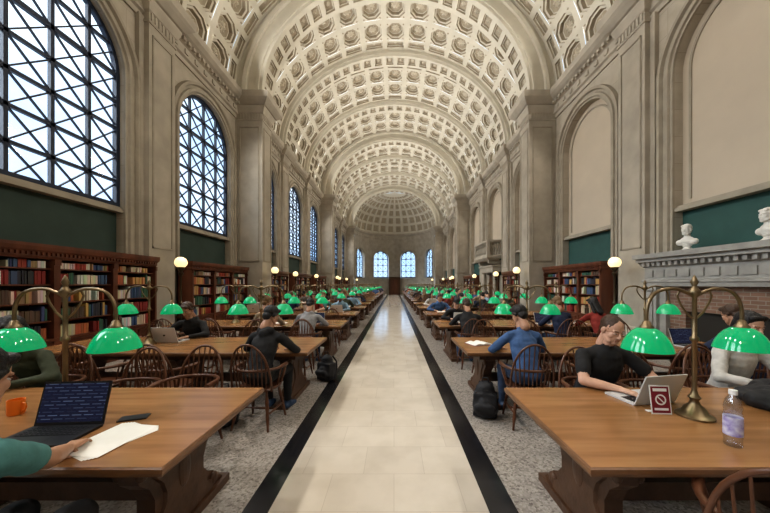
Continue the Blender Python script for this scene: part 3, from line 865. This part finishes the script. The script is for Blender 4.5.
inst('backpack',bp.data,(-1.98,3.40,0),radians(200)); inst('backpack',bp.data,(-1.16,4.99,0),radians(150))
bm=bmesh.new()
ellip(bm,(0,0,0.05),(0.22,0.15,0.09)); ellip(bm,(0.12,0.05,0.06),(0.15,0.13,0.10)); capsule(bm,(-0.15,-0.05,0.04),(0.1,-0.14,0.04),0.05,0.05); capsule(bm,(0.1,0.1,0.09),(-0.16,0.1,0.05),0.05,0.04)
me=remesh(bm,0.01,3); displace(me,lambda c:0.03*noise.noise(c*9)+0.012*noise.noise(c*22))
for v in me.vertices: v.co.z=max(v.co.z,0.0)
for p in me.polygons: p.use_smooth=True
me.materials.append(M_bag); inst('folded_jacket',me,(2.78,2.12,TZ),0.2)

# ------------------------------------------------------------------ people
def dm(name,c,r=0.85,n=0.25): return mat(name,c,r,noise_amt=n,nscale=18,bump=0.25,bscale=35)
C={'teal':dm('teal_shirt',(0.10,0.27,0.27)),'black':dm('black_cloth',(0.018,0.018,0.02)),'olive':dm('olive_cloth',(0.05,0.06,0.035)),
 'blue':dm('blue_shirt',(0.07,0.14,0.30)),'grey':dm('grey_cloth',(0.30,0.30,0.31)),'white':dm('white_cloth',(0.6,0.58,0.55)),
 'navy':dm('navy_cloth',(0.02,0.03,0.07)),'red':dm('red_cloth',(0.30,0.04,0.03)),'denim':dm('denim',(0.05,0.08,0.15)),'brown':dm('brown_cloth',(0.15,0.09,0.05)),
 'tan':dm('tan_cloth',(0.4,0.3,0.2)),'sky':dm('sky_cloth',(0.25,0.38,0.5))}
SK={'light':mat('skin_light',(0.60,0.36,0.26),0.5,noise_amt=0.1,nscale=20),'mid':mat('skin_mid',(0.45,0.25,0.16),0.5,noise_amt=0.1,nscale=20),'dark':mat('skin_dark',(0.15,0.075,0.045),0.5,noise_amt=0.1,nscale=20)}
HR={'black':mat('hair_black',(0.012,0.010,0.010),0.5,noise_amt=0.4,nscale=50,bump=0.6,bscale=120),'brown':mat('hair_brown',(0.07,0.035,0.018),0.5,noise_amt=0.4,nscale=50,bump=0.6,bscale=120),'blond':mat('hair_fair',(0.25,0.15,0.07),0.5,noise_amt=0.4,nscale=50,bump=0.6,bscale=120)}
M_shoe=mat('sneaker',(0.03,0.06,0.12),0.6); M_eyew=mat('eye_white',(0.6,0.57,0.54),0.3); M_iris=mat('iris',(0.03,0.02,0.015),0.15); M_lip=mat('lips',(0.44,0.20,0.15),0.45)
def set_mi(me,idx):
    a=np.full(len(me.polygons),idx,dtype=np.int32); me.polygons.foreach_set('material_index',a)
def ensure_mats(me,n=8):
    while len(me.materials)<n: me.materials.append(None)
def head_parts(voxel,hair='short'):
    out=[]
    bm=bmesh.new()
    ellip(bm,(0,-0.012,0.035),(0.074,0.094,0.084)); ellip(bm,(0,0.018,-0.04),(0.062,0.070,0.078))
    ellip(bm,(0,0.060,-0.096),(0.028,0.026,0.024))
    capsule(bm,(0,0.084,0.006),(0,0.102,-0.030),0.008,0.0125); 
    for s in (-1,1):
        ellip(bm,(s*0.011,0.091,-0.035),(0.009,0.010,0.008)); ellip(bm,(s*0.036,0.052,-0.024),(0.026,0.024,0.028))
        capsule(bm,(s*0.012,0.081,0.022),(s*0.046,0.067,0.022),0.008,0.008)
        capsule(bm,(s*0.036,0.04,-0.085),(s*0.054,-0.01,-0.045),0.024,0.022)
        ellip(bm,(s*0.078,-0.008,-0.006),(0.009,0.019,0.031),Matrix.Rotation(s*0.35,3,'Z'))
    capsule(bm,(-0.018,0.081,-0.062),(0.018,0.081,-0.062),0.007,0.007); capsule(bm,(-0.015,0.080,-0.072),(0.015,0.080,-0.072),0.008,0.008)
    capsule(bm,(0,-0.02,-0.06),(0,-0.04,-0.17),0.054,0.058)
    me=remesh(bm,voxel,5); ensure_mats(me)
    for p in me.polygons:
        c=p.center
        p.material_index=7 if (abs(c.x)<0.021 and c.y>0.080 and -0.079<c.z<-0.057) else 2
    out.append(me)
    bm=bmesh.new()
    for s in (-1,1):
        ellip(bm,(s*0.030,0.0715,0.0),(0.0125,0.0110,0.0065),mi=5,seg=14,ring=10); ellip(bm,(s*0.030,0.0790,0.0),(0.0052,0.0042,0.0052),mi=6,seg=10,ring=8)
        capsule(bm,(s*0.019,0.0800,0.0070),(s*0.042,0.0740,0.0065),0.0038,0.0036,mi=2,seg=8)
        capsule(bm,(s*0.019,0.0775,-0.0080),(s*0.041,0.0735,-0.0075),0.0034,0.0032,mi=2,seg=8)
        capsule(bm,(s*0.016,0.0865,0.025),(s*0.046,0.0735,0.026),0.0030,0.0024,mi=3,seg=8)
    me=bpy.data.meshes.new('e'); bm.to_mesh(me); bm.free(); ensure_mats(me); out.append(me)
    bm=bmesh.new()
    if hair=='buzz':
        ellip(bm,(0,-0.021,0.043),(0.0785,0.092,0.084)); ellip(bm,(0,-0.06,-0.01),(0.062,0.045,0.05))
    else:
        ellip(bm,(0,-0.024,0.048),(0.084,0.096,0.088))
        for s in (-1,1): capsule(bm,(s*0.070,0.015,0.03),(s*0.074,-0.03,0.0),0.016,0.02)
        capsule(bm,(-0.05,0.045,0.085),(0.05,0.045,0.085),0.026,0.026)
        ellip(bm,(0,-0.07,-0.02),(0.062,0.045,0.06))
    if hair=='long':
        capsule(bm,(0,-0.06,0.02),(0,-0.09,-0.22),0.08,0.07,0.6)
        for s in (-1,1): capsule(bm,(s*0.072,-0.01,0.04),(s*0.082,-0.03,-0.20),0.024,0.028)
    if hair=='bun':
        ellip(bm,(0,-0.11,0.10),(0.045,0.045,0.045))
    if hair=='cap':
        capsule(bm,(0,0.06,0.07),(0,0.13,0.055),0.06,0.05,0.15)
        ellip(bm,(0,-0.01,0.06),(0.088,0.104,0.085))
    me=remesh(bm,max(voxel,0.005),2); 
    displace(me,lambda c:0.005*noise.noise(Vector((c.x*40,c.y*40,c.z*14))))
    ensure_mats(me); set_mi(me,3); out.append(me)
    return out
HEADC={}
def hand_mesh(wrist,dirv,nrm,s,curl,voxel):
    d=dirv.normalized(); n=(nrm-d*nrm.dot(d)).normalized(); t=d.cross(n)
    lat=t*(-s)
    F=lambda a,b,c: wrist+lat*a+d*b+n*c
    bm=bmesh.new()
    for a in (-0.028,-0.010,0.009,0.027):
        capsule(bm,F(a*0.6,0.0,0),F(a,0.088,0.002),0.0155,0.0125,1)
    capsule(bm,F(-0.018,0.045,0),F(0.018,0.045,0),0.0165,0.0165)
    capsule(bm,F(0,-0.05,0),F(0,0.02,0),0.026,0.025,0.78,side=lat)
    for a,L,r in ((-0.030,0.060,0.0075),(-0.0105,0.074,0.0085),(0.0095,0.080,0.0087),(0.029,0.072,0.0085)):
        p=F(a,0.088,0.002); ang=curl*0.35
        for q,(fr) in enumerate((0.44,0.31,0.25)):
            dd=(d*cos(ang)-n*sin(ang)+lat*a*2.2).normalized()
            p2=p+dd*L*fr; capsule(bm,p,p2,r*(1-0.07*q),r*(0.95-0.09*q),seg=10); p=p2; ang+=curl*(0.7 if q==0 else 0.5)
    p=F(0.026,0.02,-0.006)
    for dd,L,r in (((lat*0.75+d*0.65-n*0.2),0.042,0.013),((lat*0.45+d*0.9-n*0.15),0.032,0.0105),((lat*0.2+d*1.0-n*0.15),0.026,0.009)):
        p2=p+dd.normalized()*L; capsule(bm,p,p2,r,r*0.9,seg=10); p=p2
    me=remesh(bm,voxel,2,0.4); ensure_mats(me); set_mi(me,2); return me
def person_mesh(name,lean=0.25,hands=((-0.16,0.42,0.80),(0.16,0.42,0.80)),pitch=-0.35,yaw=0,sleeve='long',hair='short',near=True,hood=False,feet=0.42,bulk=1.0,curl=0.6):
    vb=0.010 if near else 0.018; vh=0.004 if near else 0.006; vhd=0.0036 if near else 0.0055
    bm=bmesh.new(); bones=[]
    def cap(p0,p1,r0,r1,lab,flat=1.0,side=(1,0,0)):
        capsule(bm,p0,p1,r0,r1,flat,side); bones.append((Vector(p0),Vector(p1),r0,r1,lab))
    up=Vector((0,sin(lean),cos(lean)))
    l2=lean*1.35; up2=Vector((0,sin(l2),cos(l2)))
    hip=Vector((0,-0.03,0.57)); waist=hip+up*0.17; chest=waist+(up+up2).normalized()*0.19; nb=chest+up2*0.165
    k=bulk
    cap(hip+Vector((-0.07,0,0)),hip+Vector((0.07,0,0)),0.115,0.115,1)
    cap(hip+up*0.03,waist,0.155*k,0.145*k,0,0.74)
    cap(waist,chest,0.147*k,0.168*k,0,0.70)
    cap(chest,chest+up2*0.08,0.168*k,0.140*k,0,0.64)
    hc=nb+up2*0.05+Vector((0,0.045+0.02*lean,0.145))
    cap(nb-up2*0.05,hc+Vector((0,-0.03,-0.09)),0.056,0.05,2)
    cap(nb+Vector((-0.03,0,0))-up2*0.03,nb+Vector((0.03,0,0))-up2*0.03,0.062,0.062,0)
    if hood:
        cap(nb+Vector((-0.06,-0.05,0.02)),nb+Vector((0.06,-0.05,0.02)),0.05,0.05,0); cap(nb+Vector((0,-0.08,-0.02)),nb+Vector((0,-0.10,-0.10)),0.07,0.05,0)
        cap(nb+Vector((-0.06,-0.04,0.03)),nb+Vector((-0.04,0.06,0.0)),0.03,0.025,0);cap(nb+Vector((0.06,-0.04,0.03)),nb+Vector((0.04,0.06,0.0)),0.03,0.025,0)
    hand_info=[]
    for s,tg in zip((-1,1),hands):
        sh=nb+Vector((s*0.172*k,0,0))-up2*0.065
        cap(nb+Vector((s*0.03,0,0))-up2*0.025,sh,0.052,0.056,0)
        w=Vector(tg); dv=w-sh; L1,L2=0.285,0.255; d=min(dv.length,L1+L2-0.01); w=sh+dv.normalized()*d
        a=(L1*L1-L2*L2+d*d)/(2*d); h=sqrt(max(0,L1*L1-a*a)); ax=dv.normalized()
        pole=Vector((s*0.9,-0.35,-0.45)); pole=(pole-ax*pole.dot(ax)).normalized()
        if w.z>1.0: pole=Vector((s*0.3,0.4,-0.9)); pole=(pole-ax*pole.dot(ax)).normalized()
        el=sh+ax*a+pole*h
        if el.y>0.22: el.z=max(el.z,0.815)
        if sleeve=='long':
            cap(sh,el,0.058,0.049,0); cap(el,w-(w-el).normalized()*0.03,0.048,0.035,0)
        else:
            m=sh+(el-sh)*0.62
            cap(sh,m,0.061,0.060,0); cap(m,el,0.046,0.040,2); cap(el,el+(w-el)*0.35,0.042,0.042,2); cap(el+(w-el)*0.35,w,0.042,0.027,2)
        hand_info.append((s,w,(w-el).normalized()))
        hj=Vector((s*0.085,0.0,0.545)); kn=Vector((s*(0.12+0.02*bulk),0.41,0.545)); an=Vector((s*0.13,feet,0.10))
        cap(hj,kn,0.090*k,0.066,1); cap(kn,kn+(an-kn)*0.35,0.064,0.060,1); cap(kn+(an-kn)*0.35,an+Vector((0,0,0.03)),0.060,0.045,1)
        cap(an+Vector((0,-0.035,-0.055)),an+Vector((s*0.01,0.09,-0.058)),0.042,0.042,4); cap(an+Vector((s*0.01,0.08,-0.062)),an+Vector((s*0.02,0.145,-0.066)),0.040,0.034,4,0.85)
        cap(an+Vector((0,0,0.02)),an+Vector((0,0.02,-0.05)),0.043,0.045,4)
    me=remesh(bm,vb,5 if near else 2)
    nv=len(me.polygons); cen=np.zeros(nv*3); me.polygons.foreach_get('center',cen); cen=cen.reshape(-1,3)
    best=np.full(nv,1e9); lab=np.zeros(nv,dtype=np.int32)
    for p0,p1,r0,r1,l in bones:
        a=np.array(p0);b=np.array(p1);ab=b-a; t=np.clip(((cen-a)@ab)/max(ab@ab,1e-9),0,1)
        dd=np.linalg.norm(cen-(a+t[:,None]*ab),axis=1)-(r0+(r1-r0)*t)
        m=dd<best; best[m]=dd[m]; lab[m]=l
    ensure_mats(me); me.polygons.foreach_set('material_index',lab)
    vl=np.zeros(len(me.vertices),dtype=bool)
    for p in me.polygons:
        if lab[p.index] in (0,1):
            for v in p.vertices: vl[v]=True
    displace(me,lambda c:0.008*noise.noise(Vector((c.x*7,c.y*7,c.z*15)))+0.003*noise.noise(c*26),vl)
    final=bmesh.new(); final.from_mesh(me)
    for (s,w,dv) in hand_info:
        if w.z>1.0: hd=dv; nr=Vector((s,0.2,0))
        else: hd=Vector((dv.x*0.6,dv.y,0)).normalized()*1.0+Vector((0,0,-0.12)); nr=Vector((0,0,1))
        final.from_mesh(hand_mesh(w,hd,nr,s,curl,vh))
    R=Matrix.Translation(hc)@Matrix.Rotation(yaw,4,'Z')@Matrix.Rotation(pitch,4,'X')
    key=(vhd,hair)
    if key not in HEADC: HEADC[key]=head_parts(vhd,hair)
    for h in HEADC[key]:
        h2=h.copy(); h2.transform(R); final.from_mesh(h2)
    me=bpy.data.meshes.new(name); final.to_mesh(me); final.free()
    for p in me.polygons: p.use_smooth=True
    return me
def place(name,me,loc,rotz,shirt,pants='denim',skin='light',hair='brown',shoe=None,sc=1.0):
    ml=(C[shirt],C[pants],SK[skin],HR[hair],shoe or M_shoe,M_eyew,M_iris,M_lip)
    if len(me.materials)<8:
        for m in ml: me.materials.append(m)
    o=inst(name,me,loc,rotz); o.scale=(sc,sc,1)
    for i,m in enumerate(ml):
        o.material_slots[i].link='OBJECT'; o.material_slots[i].material=m
    return o
YR=[1.95+2.35*k for k in range(16)]
me=person_mesh('man',lean=0.32,hands=((-0.20,0.42,0.80),(0.10,0.46,0.80)),pitch=-0.38,yaw=0.08,sleeve='short',hair='buzz',bulk=1.14)
place('seated_man',me,(1.93,2.80,0),pi,'black','denim','light','brown')
me=person_mesh('man',lean=0.22,hands=((-0.12,0.45,0.80),(-0.04,0.53,0.795)),pitch=-0.3,yaw=0.1,sleeve='short',hair='short',bulk=1.05)
place('seated_man',me,(-1.65,0.98,0),0,'teal','black','mid','black')
me=person_mesh('person',lean=0.38,hands=((-0.18,0.44,0.80),(0.14,0.46,0.80)),pitch=-0.55,hair='short',hood=True)
place('seated_person',me,(-3.42,2.86,0),pi,'olive','black','mid','black')
me=person_mesh('woman',lean=0.22,hands=((-0.14,0.40,0.80),(0.16,0.40,0.80)),pitch=-0.3,hair='long',hood=True)
place('seated_woman',me,(3.25,2.82,0),pi,'white','navy','light','black')
me=person_mesh('man',lean=0.28,hands=((-0.16,0.44,0.80),(0.16,0.44,0.80)),pitch=-0.45,yaw=0.3,hair='short')
place('seated_man',me,(1.58,YR[1]-0.84,0),0,'blue','denim','mid','black')
me2=person_mesh('person',lean=0.34,hands=((-0.16,0.44,0.80),(0.16,0.44,0.80)),pitch=-0.45,yaw=-0.3,hair='short',hood=True)
place('seated_person',me2,(-1.60,YR[1]-0.84,0),radians(-8),'black','black','mid','black')
var=[person_mesh('person',lean=0.25,pitch=-0.4,hair='short',near=False),
     person_mesh('person',lean=0.42,pitch=-0.55,hair='short',near=False,hood=True,hands=((-0.12,0.46,0.8),(0.18,0.40,0.8)),bulk=1.1),
     person_mesh('person',lean=0.35,pitch=-0.4,yaw=0.3,hair='long',near=False,bulk=0.9),
     person_mesh('person',lean=0.10,pitch=-0.2,yaw=-0.5,hair='bun',near=False,hands=((-0.2,0.36,0.8),(0.16,0.42,0.8)),bulk=0.9),
     person_mesh('person',lean=0.48,pitch=-0.6,hair='cap',near=False),
     person_mesh('person',lean=0.35,pitch=-0.3,yaw=0.1,hair='short',near=False,hands=((-0.05,0.36,1.05),(0.16,0.46,0.8)),bulk=1.05),
     person_mesh('person',lean=-0.05,pitch=-0.2,yaw=0.6,hair='buzz',near=False,sleeve='short',hands=((-0.18,0.30,0.8),(0.12,0.33,0.8)),bulk=1.15),
     person_mesh('person',lean=0.28,pitch=-0.5,hair='long',near=False,sleeve='short',bulk=0.92)]
rnd=random.Random(11)
TX={-1:-3.02,1:2.85}
SL={1:[1.58,2.47,3.35,4.2],-1:[-1.72,-2.62,-3.52,-4.38]}
LX={1:[1.97,3.72],-1:[-1.97,-3.63]}
occ_skip={(0,1,1,0),(0,-1,-1,0),(0,-1,1,2),(0,1,1,2),(1,1,-1,0),(1,-1,-1,0)}
chair_pos={(0,1,1,0):(1.93,2.80),(0,-1,-1,0):(-1.65,0.98),(0,-1,1,2):(-3.42,2.86),(0,1,1,2):(3.25,2.82),(1,1,-1,0):(1.58,YR[1]-0.84),(1,-1,-1,0):(-1.60,YR[1]-0.84),
           (0,1,-1,0):(1.63,1.19),(0,-1,1,0):(-2.05,2.88)}
explicit_people={(1,-1,1,2):('black',1),(1,-1,1,0):None,(2,-1,-1,0):('grey',1),(2,-1,-1,1):('tan',3),(2,-1,1,0):None,(2,1,-1,0):('black',1),(1,1,1,1):None,(1,1,1,0):None,(1,-1,-1,2):None,(1,-1,-1,1):None,(1,1,-1,1):None,
                 (1,1,-1,2):None,(1,1,-1,3):('navy',0),(1,-1,-1,3):None,(1,-1,1,1):None,(1,-1,1,3):None,(2,-1,-1,2):None}
names=['blue','black','grey','navy','white','red','black','olive','brown','tan','navy','sky','sky','teal']
for k,y in enumerate(YR):
    for s in (-1,1):
        inst('reading_table',TM,(TX[s],y,0))
        for j,lx in enumerate(LX[s]):
            if k==0 and s==-1: lx=[-2.21,-3.75][j]
            if k==0 and s==1: lx=[2.02,3.75][j]
            inst('green_shade_lamp',LM,(lx,y,0.7605),rnd.uniform(-0.12,0.12) if k else 0.03)
        for w in (-1,1):
            for j in range(4):
                key=(k,s,w,j)
                if k==0 and w==-1 and not (key in chair_pos): continue
                if key in chair_pos: cx,cy=chair_pos[key]
                else: cx,cy=SL[s][j]+rnd.uniform(-0.07,0.07), y+w*(0.82+rnd.uniform(-0.06,0.06))
                rz=(0 if w==-1 else pi)+rnd.uniform(-0.12,0.12)
                if key==(0,1,-1,0): rz=radians(-50)
                person=False
                if key in explicit_people:
                    ep=explicit_people[key]
                    if ep: sh,v=ep; person=True
                elif key not in occ_skip and k>=1 and key not in chair_pos:
                    if rnd.random()<(0.15 if k<2 else (0.30 if k<5 else 0.42)): person=True; sh=rnd.choice(names); v=rnd.randrange(8)
                if person:
                    cy=y+w*0.84; rz=0 if w==-1 else pi
                    place('seated_person',var[v],(cx,cy,0),rz,sh,rnd.choice(('denim','black','navy')),rnd.choice(('light','light','mid','mid','dark')),rnd.choice(('black','black','brown','blond')),sc=rnd.uniform(0.94,1.05))
                    if rnd.random()<0.6:
                        instlap(lap2,(cx,y+w*0.10,TZ),0 if w==-1 else pi)
                    elif rnd.random()<0.6: inst('open_book',ob.data,(cx,y+w*0.15,TZ),rnd.uniform(-0.3,0.3))
                inst('windsor_chair',CM,(cx,cy,0),rz)

def bust():
    bm=bmesh.new()
    capsule(bm,(-0.12,0,0.19),(0.12,0,0.19),0.07,0.07); capsule(bm,(0,0,0.10),(0,0,0.2),0.07,0.13,0.7); capsule(bm,(0,0,0.24),(0,0.0,0.36),0.06,0.055)
    me=remesh(bm,0.01,3)
    b2=bmesh.new(); b2.from_mesh(me)
    if (0.0055,'short') not in HEADC: HEADC[(0.0055,'short')]=head_parts(0.0055,'short')
    for h in HEADC[(0.0055,'short')]:
        h2=h.copy(); h2.transform(Matrix.Translation((0,0.03,0.45))); b2.from_mesh(h2)
    for f in b2.faces: f.material_index=0
    lathe(b2,[(0,0),(0.10,0),(0.10,0.03),(0.07,0.05),(0.055,0.08),(0.08,0.11),(0.05,0.13)],seg=20)
    return newobj('marble_bust',b2,[M_marble],True,loc=(WR-0.38,6.30,2.372),rotz=radians(110))
b=bust(); inst('marble_bust',b.data,(WR-0.38,4.93,2.372),radians(80))

bm=bmesh.new()
box(bm,-46,-40,-30,60,-6,9)
for yy in range(-28,60,4):
    for z in (0,3.6,):
        box(bm,-40.0,-39.8,yy,yy+1.8,z,z+2.2,1)
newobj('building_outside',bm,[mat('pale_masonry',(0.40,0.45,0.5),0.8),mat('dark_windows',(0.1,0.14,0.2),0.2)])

# ------------------------------------------------------------------ lights
WARM=(1.0,0.94,0.84)
for i,c in enumerate(BC):
    for s in (-1,1):
        x=(WL+0.42) if s==-1 else (WR-0.42)
        l=bpy.data.lights.new('added_vault_fill','AREA'); l.shape='RECTANGLE'; l.size=3.2; l.size_y=0.3; l.energy=125 if s==1 else 215; l.color=WARM if s==1 else (0.97,0.96,0.93); l.spread=radians(130)  # unseen fill lamp added at cornice level to brighten the vault
        o=bpy.data.objects.new('added_vault_fill',l); COL.objects.link(o); o.location=(x,c,9.62)
        o.rotation_euler=Vector((-s*1.0,0,0.42)).to_track_quat('-Z','X').to_euler()
        sp=bpy.data.lights.new('added_floor_fill','SPOT'); sp.energy=480 if s==1 else 820; sp.spot_size=radians(105); sp.spot_blend=0.9; sp.shadow_soft_size=0.2; sp.color=(1.0,0.94,0.85)  # unseen spot added as fill for the floor and tables
        o=bpy.data.objects.new('added_floor_fill',sp); COL.objects.link(o); o.location=((WL+0.6) if s==-1 else (WR-0.6),c,9.45)
        d=Vector((XC+s*1.2,c,0.0))-o.location
        o.rotation_euler=d.to_track_quat('-Z','Y').to_euler()
sun=bpy.data.lights.new('hazy_sun','SUN'); sun.energy=7.5; sun.angle=radians(60); sun.color=(0.86,0.93,1.0)
o=bpy.data.objects.new('hazy_sun',sun); COL.objects.link(o); o.location=(-20,10,20)
o.rotation_euler=Vector((1,0.15,-0.45)).to_track_quat('-Z','Y').to_euler()

w=bpy.data.worlds.new('World'); scene.world=w; w.use_nodes=True
nt=w.node_tree; bg=nt.nodes['Background']
tc=nt.nodes.new('ShaderNodeTexCoord'); n=nt.nodes.new('ShaderNodeTexNoise'); n.inputs['Scale'].default_value=2.2; n.inputs['Detail'].default_value=5
r=nt.nodes.new('ShaderNodeValToRGB'); r.color_ramp.elements[0].color=(0.36,0.58,0.88,1); r.color_ramp.elements[1].color=(0.80,0.90,1.0,1)
r.color_ramp.elements[0].position=0.35; r.color_ramp.elements[1].position=0.60
nt.links.new(tc.outputs['Generated'],n.inputs['Vector']); nt.links.new(n.outputs['Fac'],r.inputs['Fac']); nt.links.new(r.outputs['Color'],bg.inputs['Color'])
bg.inputs['Strength'].default_value=1.6

cam=bpy.data.cameras.new('camera'); co=bpy.data.objects.new('camera',cam); COL.objects.link(co)
co.location=(0,0,1.65); co.rotation_euler=(pi/2,0,0)
cam.sensor_width=36; cam.lens=290/770*36; cam.shift_x=-9/770; cam.shift_y=27.5/770
cam.clip_start=0.05; cam.clip_end=300
scene.camera=co
scene.view_settings.view_transform='Standard'
try: scene.view_settings.look='Medium High Contrast'
except Exception: pass
